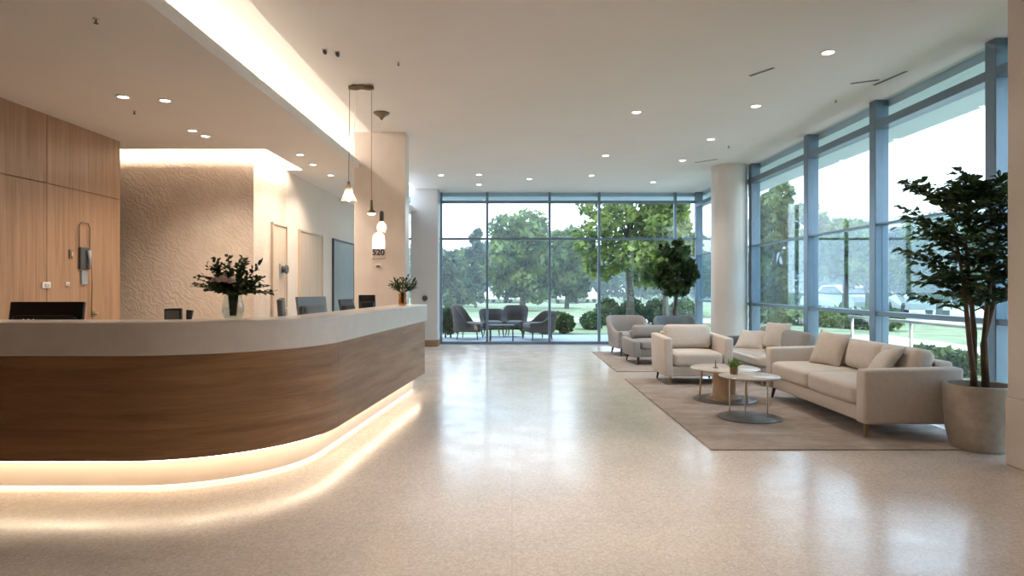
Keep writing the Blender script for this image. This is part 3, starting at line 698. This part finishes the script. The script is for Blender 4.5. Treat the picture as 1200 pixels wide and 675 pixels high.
def barrel(name, label, cat, loc, rz, mat, pad, W=.74, D=.80, arm_h=.46, back_h=.72, z0=.15, legmat='leg_dark', group=None):
    """tub chair, front towards -Y: one wraparound shell, seat cushion, base, legs"""
    t = thing(name, label, cat, loc, rz, group)
    pts = []; w = W / 2; r = w * .75; n = 10
    side = [(-w, 0)] + [(-w, (D - r) * k / 4) for k in range(1, 5)]
    arc1 = [(-w + r - r * math.cos(a), D - r + r * math.sin(a)) for a in [PI / 2 * k / n for k in range(1, n + 1)]]
    L = side + arc1; Rr = [(-x, y) for x, y in reversed(L)]; path = L + Rr
    tot = len(path) - 1; V = []; nrm = []
    for i, (x, y) in enumerate(path):
        a, b = Vector(path[max(0, i - 1)]), Vector(path[min(tot, i + 1)]); tdir = (b - a).normalized(); nrm.append(Vector((-tdir.y, tdir.x)))
    s = B(); rings = []
    for (x, y), nn in zip(path, nrm):
        k = max(0, min(1, (y / D - .35) / .6)); k = k * k * (3 - 2 * k); h = arm_h + (back_h - arm_h) * k; lean = .07 * k
        o_, i_ = Vector((x, y)), Vector((x, y)) - nn * .085
        f = lambda p, z, l: s.verts.new((p.x + nn.x * l, p.y + nn.y * l, z))
        rings.append([f(o_, z0, 0), f(o_, (z0 + h) / 2, lean * .4), f(o_, h - .025, lean), f(o_ - nn * .02, h, lean), f(i_ + nn * .02, h, lean), f(i_, h - .025, lean), f(i_, (z0 + h) / 2, lean * .4), f(i_, z0, 0)])
    m = 8
    for a, b in zip(rings, rings[1:]):
        for j in range(m): s.faces.new((a[j], a[(j + 1) % m], b[(j + 1) % m], b[j]))
    s.faces.new(rings[0][::-1]); s.faces.new(rings[-1])
    link('shell', s, mat, t, True, 50)
    s = B(); box(s, (-w + .07, .03, z0 - .002), (w - .07, D - .08, .27), .03, 3); link('base', s, mat, t, True, 40)
    s = B(); cushion(s, (0, D / 2 - .04, .345), (W - .19, D - .16, .15), .05, .02, 2, 8); link('seat_cushion', s, pad, t, True)
    for x, y, dx, dy in [(-w + .1, .1, -.03, -.03), (w - .1, .1, .03, -.03), (-w + .12, D - .16, -.03, .03), (w - .12, D - .16, .03, .03)]: tleg(t, x, y, z0 + .02, legmat, dx, dy)
    return t
barrel('armchair', 'grey rounded armchair farthest to the left near the rear glass', 'armchair', (2.36, 12.05, RZ), math.radians(8), 'grey_fab', 'grey_fab', .74, .86, .46, .74)
box_chair('armchair', 'low grey box armchair half hidden behind the cream armchair', 'armchair', (2.47, 10.72, RZ), math.radians(4), .86, .84, 'grey_fab', .12, .42, .62, 1, .13, ['leg_dark'] * 4, 1, seat_z=.40)
barrel('armchair', 'slate grey tub chair behind the low grey box armchair', 'armchair', (3.22, 12.3, 0.013), math.radians(-6), 'slate_fab', 'grey_fab', .80, .80, .50, .72)
C = bpy.data.objects

# ------------------------------------------------------------------ coffee tables and what stands on them
t = thing('coffee_table', 'round coffee table with a wooden drum foot on a dark disc', 'coffee table', (2.48, 7.45, RZ))
s = B(); lathe(s, [(0, 0), (.36, 0), (.36, .008), (.35, .012), (0, .012)], (0, 0, 0), 48); link('base_disc', s, 'disc', t, True, 40)
s = B(); lathe(s, [(.0, .0125), (.20, .0125), (.20, .035), (.165, .04), (.16, .05), (.13, .08), (.13, .345), (0, .345)], (-.02, -.02, 0), 40); link('drum', s, 'oak_table', t, True, 35)
s = B(); lathe(s, [(0, .345), (.365, .345), (.39, .357), (.39, .368), (.385, .372), (0, .372)], (0, 0, 0), 64); link('tabletop', s, 'tabletop', t, True, 40)
for a, m_ in [(188, 'oak_table'), (300, 'oak_table'), (62, 'oak_table')]:
    x, y = .30 * math.cos(math.radians(a)), .30 * math.sin(math.radians(a))
    s = B(); tube(s, [(x * 1.06, y * 1.06, .012), (x * .94, y * .94, .346)], [.011, .014], 10); link('leg', s, m_, t, True, 40)
t = thing('coffee_table', 'round coffee table on thin steel rods above a dark disc, nearest the viewer', 'coffee table', (2.38, 6.42, RZ))
s = B(); lathe(s, [(0, 0), (.31, 0), (.31, .008), (.30, .012), (0, .012)], (0, 0, 0), 48); link('base_disc', s, 'disc', t, True, 40)
s = B(); lathe(s, [(0, .40), (.265, .40), (.295, .412), (.295, .42), (.29, .424), (0, .424)], (0, 0, 0), 64); link('tabletop', s, 'tabletop', t, True, 40)
for x, y in [(-.19, .02), (.17, -.03), (-.005, .10)]:
    s = B(); tube(s, [(x, y, .012), (x, y, .401)], .007, 10); link('leg', s, 'steel', t, True, 40)
pt = thing('potted_grass', 'small grassy plant in a brown pot on the nearer coffee table', 'potted plant', (2.26, 6.52, RZ + .4245))
s = B(); lathe(s, [(0, 0), (.036, 0), (.042, .055), (.044, .06), (.038, .06), (.034, .045), (0, .045)], (0, 0, 0), 24); link('pot', s, 'leg_wood', pt, True, 40)
lv = Leaves(); random.seed(5)
for i in range(90):
    a = random.uniform(0, 2 * PI); e = random.uniform(.75, 1.5); q = Vector((random.uniform(-.025, .025), random.uniform(-.025, .025), .044))
    lv.leaf(q, (math.cos(a) * math.cos(e), math.sin(a) * math.cos(e), math.sin(e)), random.uniform(.09, .16), .011, .12)
lv.build('foliage', 'leaf_grass', pt)
t = thing('candle_holder', 'tiny bronze candle holder on the drum foot coffee table', 'candle holder', (2.36, 7.42, RZ + .3725))
s = B(); lathe(s, [(0, 0), (.032, 0), (.032, .006), (.008, .01), (.006, .03), (0, .03)], (0, 0, 0), 20); link('base', s, 'bronze', t, True, 40)
s = B(); tube(s, [(0, 0, .03), (0, 0, .085)], .006, 8); link('candle', s, 'leg_wood', t, True, 40)

# ------------------------------------------------------------------ large potted tree
pl = thing('potted_tree', 'tall leafy tree with several stems in a pewter pot by the window', 'potted tree', (3.83, 5.25, 0))
s = B(); lathe(s, [(0, 0), (.19, 0), (.205, .02), (.235, .16), (.25, .34), (.25, .50), (.245, .525), (.235, .53), (.225, .525), (.225, .47), (0, .47)], (0, 0, 0), 48); link('pot', s, 'pot', pl, True, 40)
s = B(); lathe(s, [(0, .4705), (.224, .4705), (.2, .485), (.1, .495), (0, .49)], (0, 0, 0), 32); link('soil', s, 'soil', pl, True, 40)
st = B(); lv = Leaves(); random.seed(21)
stems = [((-.05, -.03), (-.14, -.05), 1.15), ((.05, -.02), (.08, .0), 1.3), ((-.01, .05), (-.04, .06), 1.4), ((.08, .04), (.16, .05), 1.2)]
def branch(p, d, L, r, n, depth):
    d = d.normalized(); pts = [p]; q = p.copy(); dd = d.copy(); k = 6
    for i in range(k):
        dd = (dd + Vector((random.gauss(0, .08), random.gauss(0, .08), .05 - .035 * i))).normalized(); q = q + dd * L / k; pts.append(q.copy())
    tube(st, pts, [r * (1 - .8 * i / k) for i in range(k + 1)], 5)
    for i in range(n):
        f = .25 + .75 * i / (n - 1); j = min(k - 1, int(f * k)); w_ = pts[j].lerp(pts[j + 1], f * k - j)
        ax = (pts[j + 1] - pts[j]).normalized(); sd = ax.cross(Vector((0, 0, 1))); sd = sd.normalized() if sd.length > .05 else Vector((1, 0, 0))
        sg = 1 if i % 2 else -1
        lv.leaf(w_, sd * sg * .85 + ax * .75 + Vector((0, 0, random.uniform(-.25, .25))), random.uniform(.085, .135), random.uniform(.038, .052), .22)
    lv.leaf(pts[-1], dd, .11, .04, .3)
    if depth:
        for i in range(3):
            f = random.uniform(.3, .85); j = min(k - 1, int(f * k)); ax = (pts[j + 1] - pts[j]).normalized()
            sd = ax.cross(Vector((0, 0, 1))).normalized() if abs(ax.z) < .95 else Vector((1, 0, 0))
            branch(pts[j], ax * .8 + sd * random.choice([-1, 1]) * .7 + Vector((0, 0, random.uniform(-.1, .3))), L * .5, r * .5, max(5, n // 2), depth - 1)
for (bx, by), (tx, ty), hz in stems:
    b0 = Vector((bx, by, .48)); top = Vector((tx, ty, hz)); mid = b0.lerp(top, .5) + Vector((random.gauss(0, .02), random.gauss(0, .02), 0))
    apex = Vector((tx * 1.9 + random.gauss(0, .04), ty + random.gauss(0, .05), 2.02 + random.uniform(-.12, .06)))
    pts = [b0, mid, top, top.lerp(apex, .5) + Vector((random.gauss(0, .03), 0, 0)), apex]
    tube(st, pts, [.024, .021, .017, .011, .004], 8)
    for i in range(17):
        f = i / 16; z_ = 1.12 + .95 * f
        seg = (top.lerp(pts[3], min(1, max(0, (z_ - hz) / max(.01, pts[3].z - hz))))) if z_ < pts[3].z else pts[3].lerp(apex, min(1, (z_ - pts[3].z) / (apex.z - pts[3].z)))
        if z_ < hz: seg = mid.lerp(top, max(0, (z_ - mid.z) / (hz - mid.z)))
        a = i * 2.4 + tx * 20; L = (.56 - .30 * abs(f - .45)) * random.uniform(.75, 1.1)
        v = Vector((math.cos(a), math.sin(a) * .7, .35 + .5 * f))
        if seg.x + v.x * L > .30: L *= .6
        if seg.y + v.y * L < -.22: L *= .55
        branch(seg, v, L, .007, 11, 1)
    branch(apex, Vector((random.gauss(0, .2), random.gauss(0, .2), 1)), .18, .004, 8, 0)
link('stems', st, 'bark', pl, True); lv.build('foliage', 'leaf_in', pl)

# ------------------------------------------------------------------ small dark tree by the rear glass
pl = thing('potted_tree', 'small dark bushy tree in front of the rear glass corner', 'potted tree', (3.62, 14.15, 0))
s = B(); lathe(s, [(0, 0), (.19, 0), (.23, .42), (.21, .42), (.20, .36), (0, .36)], (0, 0, 0), 32); link('pot', s, 'darkgrey', pl, True, 40)
s = B(); tube(s, [(0, 0, .36), (-.02, 0, .8), (.03, .0, 1.2), (.02, 0, 1.6)], [.05, .04, .035, .015], 8)
for k in range(8):
    a = k * 2.4; tube(s, [(.02, 0, 1.15 + .06 * k), (.22 * math.cos(a), .22 * math.sin(a), 1.4 + .08 * k)], [.014, .006], 5)
link('stems', s, 'bark', pl, True)
leaf_cloud('foliage', 'leaf_in', pl, [(0, 0, 1.75, .26), (-.22, 0, 1.42, .20), (.24, .05, 1.45, .20), (.02, -.1, 2.05, .20), (.26, 0, 1.78, .20), (-.26, .1, 1.72, .18), (-.1, -.1, 1.25, .18), (.12, 0, 1.28, .18), (-.38, 0, 1.5, .12), (.40, 0, 1.6, .12), (.05, 0, 2.28, .12), (-.14, 0, 2.05, .14), (.2, 0, 2.12, .12)], 1500, .085, 4)

# ------------------------------------------------------------------ outside
struct(link('terrace', box(B(), (-9, YB + .1, -.14), (XW + 2.9, 17.9, -.02)), 'paving'), 'pale paved terrace beyond the rear glass')
c = B(); box(c, (-90, 17.9, -.2), (XW + 6.2, 140, -.05)); box(c, (XW + 6.2, -30, -.2), (120, 140, -.051)); box(c, (XW + .101, -30, -.2), (XW + 2.9, 14.89, -.0505))
struct(link('lawn', c, 'lawn'), 'pale green lawn around the building')
c = B(); box(c, (XW + 2.9, -30, -.2), (XW + 6.2, 17.899, -.03)); box(c, (-60, 24, -.049), (60, 27.5, -.03)); box(c, (19, -20, -.049), (28, 49.9, -.03))
struct(link('path', c, 'path'), 'pale paths and drive across the lawn')
c = B(); box(c, (XW + .09, 2, 3.42), (XW + 1.2, YB + 1.15, 3.7)); box(c, (-6, YB + .07, 3.42), (XW + .089, YB + 1.15, 3.7))
struct(link('roof', c, 'canopy'), 'pale roof overhang outside the glass')

def tree(label, loc, h, cw, mat, n, leaf, seed, trunk_h=.35, tr=.11, group=None, squash=.8, blobs=14, name='tree', cat='tree'):
    t = thing(name, label, cat, loc, 0, group)
    g = random.Random(seed); s = B(); th = h * trunk_h
    tube(s, [(0, 0, -.1), (.03, 0, th * .6), (-.02, .02, th), (.0, 0, h * .75)], [tr, tr * .8, tr * .65, tr * .2], 8)
    bl = []
    for k in range(blobs):
        f = k / (blobs - 1); z = th * .95 + (h - th) * (.06 + .84 * f); env = math.sin(PI * min(1, .18 + .74 * f)) ** .7
        a = k * 2.399; rr = cw * .5 * env * g.uniform(.35, .75)
        p = (rr * math.cos(a), rr * math.sin(a), z); bl.append((*p, cw * g.uniform(.15, .25)))
        tube(s, [(0, 0, th + (z - th) * .45), (p[0] * .5, p[1] * .5, th + (z - th) * .8), p], [tr * .35, tr * .22, tr * .08], 5)
    link('trunk', s, 'bark_out', t, True); leaf_cloud('crown', mat, t, bl, n, leaf, seed, squash)
    return t
def at(x, d): return ((x - 600) * d / 750, d, -.05)
tree('tall leafy tree with lime crown right of centre beyond the rear glass', at(738, 22), 5.9, 3.9, 'leaf_lime', 5200, .13, 11, .30, .16)
tree('leaning leafy tree just behind the dark potted tree', at(779, 21), 5.0, 2.4, 'leaf_lime', 4500, .13, 12, .3, .11)
tree('broad round pale green tree in the centre of the park', at(612, 36), 5.3, 4.8, 'leaf_mid', 5200, .2, 13, .2, .2)
tree('pale green tree just right of the broad round tree', at(664, 40), 5.0, 4.4, 'leaf_mid', 5000, .22, 14, .22, .16)
tree('slim pointed conifer at the left of the park', at(557, 42), 5.4, 1.5, 'leaf_far', 1500, .2, 15, .06, .12, squash=1.2)
tree('low rounded tree left of the slim conifer', at(538, 44), 3.7, 3.6, 'leaf_mid', 3500, .22, 16, .15, .14)
tree('dark green rounded tree at the far left of the park', at(522, 36), 3.2, 2.6, 'leaf_far', 3000, .18, 17, .12, .12)
proto = tree('hazy tree in the distant treeline beyond the parked cars', at(500, 75), 6.4, 6.5, 'leaf_far', 2600, .45, 31, .12, .2, 'distant treeline')
g = random.Random(2)
for k in range(22):
    x = 380 + k * 40 + g.uniform(-8, 8); d = g.uniform(68, 92); q = g.uniform(.72, 1.15)
    dup(proto, at(x, d), g.uniform(0, 6), None, None, (q * 1.1, q * 1.1, q))
tree('tall pointed tree behind the glass beside the round column', at(908, 26), 5.6, 2.3, 'leaf_mid', 4500, .16, 41, .12, .12, squash=1.1)
tree('thin airy tree between the two far side mullions', at(946, 30), 5.6, 2.2, 'leaf_mid', 2600, .17, 42, .35, .10)
tree('flat topped street tree with bare trunk seen above the sofa', at(990, 24), 3.9, 2.6, 'leaf_mid', 3000, .15, 43, .5, .14)
tree('round street tree left of the widest side mullion', at(1016, 30), 4.4, 2.6, 'leaf_mid', 3000, .17, 44, .3, .12)
tree('low leafy tree behind the potted tree', at(1100, 26), 4.1, 4.0, 'leaf_mid', 4000, .17, 45, .25, .14)
tree('pale tree right of the mullion behind the potted tree', at(1052, 34), 4.4, 4.0, 'leaf_far', 3500, .2, 46, .25, .14)

def hedge(label, x0, d0, x1, d1, h, w, n, seed, mat='leaf_hedge', lf=.075):
    a, b = Vector(at(x0, d0)), Vector(at(x1, d1)); t = thing('hedge', label, 'hedge', a); k = max(2, int((b - a).length / (w * .6)))
    bl = [(*((b - a) * (i / (k - 1))).to_tuple()[:2], h * .5, w * .55) for i in range(k)]
    s = B(); 
    for i in range(k): p = (b - a) * (i / (k - 1)); tube(s, [(p.x, p.y, 0), (p.x, p.y, h * .6)], [.03, .01], 5)
    link('stems', s, 'bark_out', t); leaf_cloud('foliage', mat, t, bl, n, lf, seed, min(1, h / w))
    return t
hedge('low clipped dark hedge right of the patio chairs', 652, 20.5, 694, 20.5, .55, .7, 2600, 51)
hedge('long hedge behind the grey chairs beyond the glass', 712, 23, 800, 23, .95, .9, 5200, 52)
hedge('dark bush at the left edge of the patio', 522, 16.9, 528, 16.9, .95, .62, 1500, 53)
hedge('rounded shrubs at the right end of the patio furniture', 640, 18.6, 662, 18.8, .6, .55, 1500, 54)
hedge('low shrubs on the lawn behind the sofa', 1085, 10.8, 1130, 9.8, .38, .5, 1200, 55, 'leaf_mid')
hedge('strip of bushes across the side lawn', 900, 24, 1040, 20, .7, .9, 4200, 56, 'leaf_mid')

# thin bright haze over the park
hz = bpy.data.materials.new('park_haze'); hz.use_nodes = True; hn = hz.node_tree; hn.nodes.clear()
vsn = N(hn, 'ShaderNodeVolumeScatter'); vsn.inputs['Color'].default_value = (.84, .93, 1, 1); vsn.inputs['Density'].default_value = .0042; vsn.inputs['Anisotropy'].default_value = .2
hn.links.new(vsn.outputs[0], N(hn, 'ShaderNodeOutputMaterial').inputs['Volume'])
tag(link('haze', prism(B(), [(-85, 19), (11, 19), (11, -25), (110, -25), (110, 130), (-85, 130)], -.02, 14), hz), 'thin pale haze hanging over the park beyond the glass', 'haze', None, 'stuff')

hedge('dark wooded belt behind the parked cars', 440, 60, 900, 60, 3.6, 3.0, 15000, 61, 'leaf_far', .24)
hedge('dark wooded belt across the drive beyond the side windows', 900, 48, 1250, 44, 2.6, 2.6, 10000, 62, 'leaf_far', .2)
# parked cars
def car(label, loc, rz, group=None):
    t = thing('car', label, 'car', loc, rz, group)
    prof = [(-2.1, .35), (-2.12, .62), (-1.95, .86), (-1.5, .93), (-.95, 1.38), (-.4, 1.47), (.5, 1.44), (1.15, 1.0), (1.95, .86), (2.12, .62), (2.1, .35)]
    def ext(pr, w0, w1):
        s = B(); A = [s.verts.new((x, -(w0 if z < 1 else w1), z)) for x, z in pr]; Bv = [s.verts.new((x, (w0 if z < 1 else w1), z)) for x, z in pr]; n = len(pr)
        s.faces.new(A); s.faces.new(Bv[::-1])
        for i in range(n): s.faces.new((A[i], Bv[i], Bv[(i + 1) % n], A[(i + 1) % n]))
        return s
    link('body', ext(prof, .86, .68), 'car_white', t)
    link('side_windows', ext([(-1.25, .98), (-.88, 1.32), (-.35, 1.40), (.42, 1.37), (.9, 1.02)], .87, .70), 'car_glass', t)
    s = B()
    for x, z, x2, z2 in [(.56, 1.40, 1.12, 1.03), (-1.44, .98, -1.0, 1.33)]:
        v = [s.verts.new(p) for p in [(x, -.58, z + .012), (x, .58, z + .012), (x2, .66, z2 + .012), (x2, -.66, z2 + .012)]]; s.faces.new(v)
        v2 = [s.verts.new((p.co.x, p.co.y, p.co.z - .02)) for p in v]; s.faces.new(v2[::-1])
        for i in range(4): s.faces.new((v[i], v[(i + 1) % 4], v2[(i + 1) % 4], v2[i]))
    link('windscreen', s, 'car_glass', t)
    for x in (-1.32, 1.32):
        for y in (-.78, .78):
            s = B(); tube(s, [(x, y - .1, .32), (x, y + .1, .32)], .32, 20); link('wheel', s, 'tyre', t, True, 40)
    return t
c1 = car('white car parked far left across the lawn', at(540, 54), math.radians(75))
dup(c1, at(585, 55), math.radians(80), 'white car parked behind the broad round tree, left one')
dup(c1, at(606, 55), math.radians(95), 'white car parked behind the broad round tree, right one')
dup(c1, at(664, 54), math.radians(88), 'white car parked beyond the pale tree, left of the lime tree')
dup(c1, at(682, 56), math.radians(96), 'white car parked just left of the lime tree trunk')
dup(c1, at(985, 33), math.radians(100), 'white car on the drive seen above the sofa')
dup(c1, at(1075, 30), math.radians(70), 'white car on the drive seen behind the potted tree')
# pale block added in place of the reflections in the side windows
t = thing('building', 'pale glazed block added in place of reflections in the side windows', 'building', (40, 62, 0), math.radians(-20))
link('wall', box(B(), (-16, -6, -.1), (16, 6, 7.5), .05, 1), 'bldg', t)
for k in range(8):
    for z in (1.0, 3.4, 5.8): link('window', box(B(), (-15 + k * 3.9, -6.06, z), (-12.4 + k * 3.9, -6.0, z + 1.5), .02, 1), 'bldg_glass', t)
link('parapet', box(B(), (-16.2, -6.2, 7.5), (16.2, 6.2, 7.9), .05, 1), 'canopy', t)

t = thing('handrail', 'low white metal handrail outside behind the sofa', 'railing', (5.05, 6.6, -.05))
s = B(); tube(s, [(0, 0, .93), (0, 3.0, .93)], .022, 8); link('rail', s, 'white', t, True)
for y in (.1, 1.5, 2.9): s = B(); tube(s, [(0, y, -.02), (0, y, .92)], .02, 8); link('post', s, 'white', t, True)
# patio furniture
barrel('patio_armchair', 'dark high backed patio armchair at the left facing right', 'patio chair', (px(566, 16.5), 16.5, -.02), math.radians(82), 'patio_fab', 'patio_pad', .84, .74, .40, .86, .2)
barrel('patio_armchair', 'dark rounded patio chair in the middle of the patio', 'patio chair', (px(581, 17.2), 16.9, -.02), math.radians(12), 'patio_fab', 'patio_pad', .62, .72, .42, .74, .2)
barrel('patio_armchair', 'dark patio chair with the tallest straight back', 'patio chair', (px(602, 17.3), 16.95, -.02), math.radians(-6), 'patio_fab', 'patio_pad', .60, .70, .42, .84, .2)
barrel('patio_armchair', 'dark wide patio armchair at the right facing left', 'patio chair', (px(615, 16.3), 16.25, -.02), math.radians(-72), 'patio_fab', 'patio_pad', .86, .74, .44, .72, .2)
t = thing('patio_table', 'low dark patio table between the patio armchairs', 'table', (px(588, 16.2), 15.95, -.02))
s = B(); box(s, (-.32, -.25, .36), (.32, .25, .40), .008, 1); link('tabletop', s, 'patio_pad', t)
for x, y in [(-.28, -.2), (.28, -.2), (-.28, .2), (.28, .2)]: s = B(); tube(s, [(x, y, 0), (x, y, .36)], .018, 6); link('leg', s, 'patio_fab', t)

# ------------------------------------------------------------------ sky, sun, camera
w = bpy.data.worlds.new('sky'); SC.world = w; w.use_nodes = True; nt = w.node_tree
bg = nt.nodes['Background']; tc = N(nt, 'ShaderNodeTexCoord'); sp = N(nt, 'ShaderNodeSeparateXYZ'); nt.links.new(tc.outputs['Generated'], sp.inputs[0])
nt.links.new(ramp(nt, sp.outputs[2], [(.0, (.90, .95, 1.0)), (.25, (.80, .90, 1.0)), (1.0, (.50, .70, 1.0))]), bg.inputs[0]); bg.inputs[1].default_value = 3.2
S_ = bpy.data.lights.new('sun', 'SUN'); S_.energy = 4; S_.color = (1, .93, .80); S_.angle = math.radians(4)
o = bpy.data.objects.new('sun', S_); COL.objects.link(o); o.rotation_euler = Euler((math.radians(42), 0, math.radians(28)))
cam = bpy.data.cameras.new('camera'); cam.sensor_width = 36; cam.lens = 22.5; cam.shift_y = -1.5 / 1200; cam.clip_end = 500
co = bpy.data.objects.new('camera', cam); COL.objects.link(co); co.location = (0, 0, 1.325); co.rotation_euler = (PI / 2, 0, 0); SC.camera = co
vs = SC.view_settings; vs.view_transform = 'Standard'; vs.look = 'None'; vs.gamma = 1; vs.exposure = .36; vs.use_curve_mapping = False
cy = SC.cycles; cy.volume_bounces = 1; cy.use_denoising = True; cy.max_bounces = 8; cy.transparent_max_bounces = 16; cy.sample_clamp_indirect = 5; cy.caustics_reflective = False; cy.caustics_refractive = False
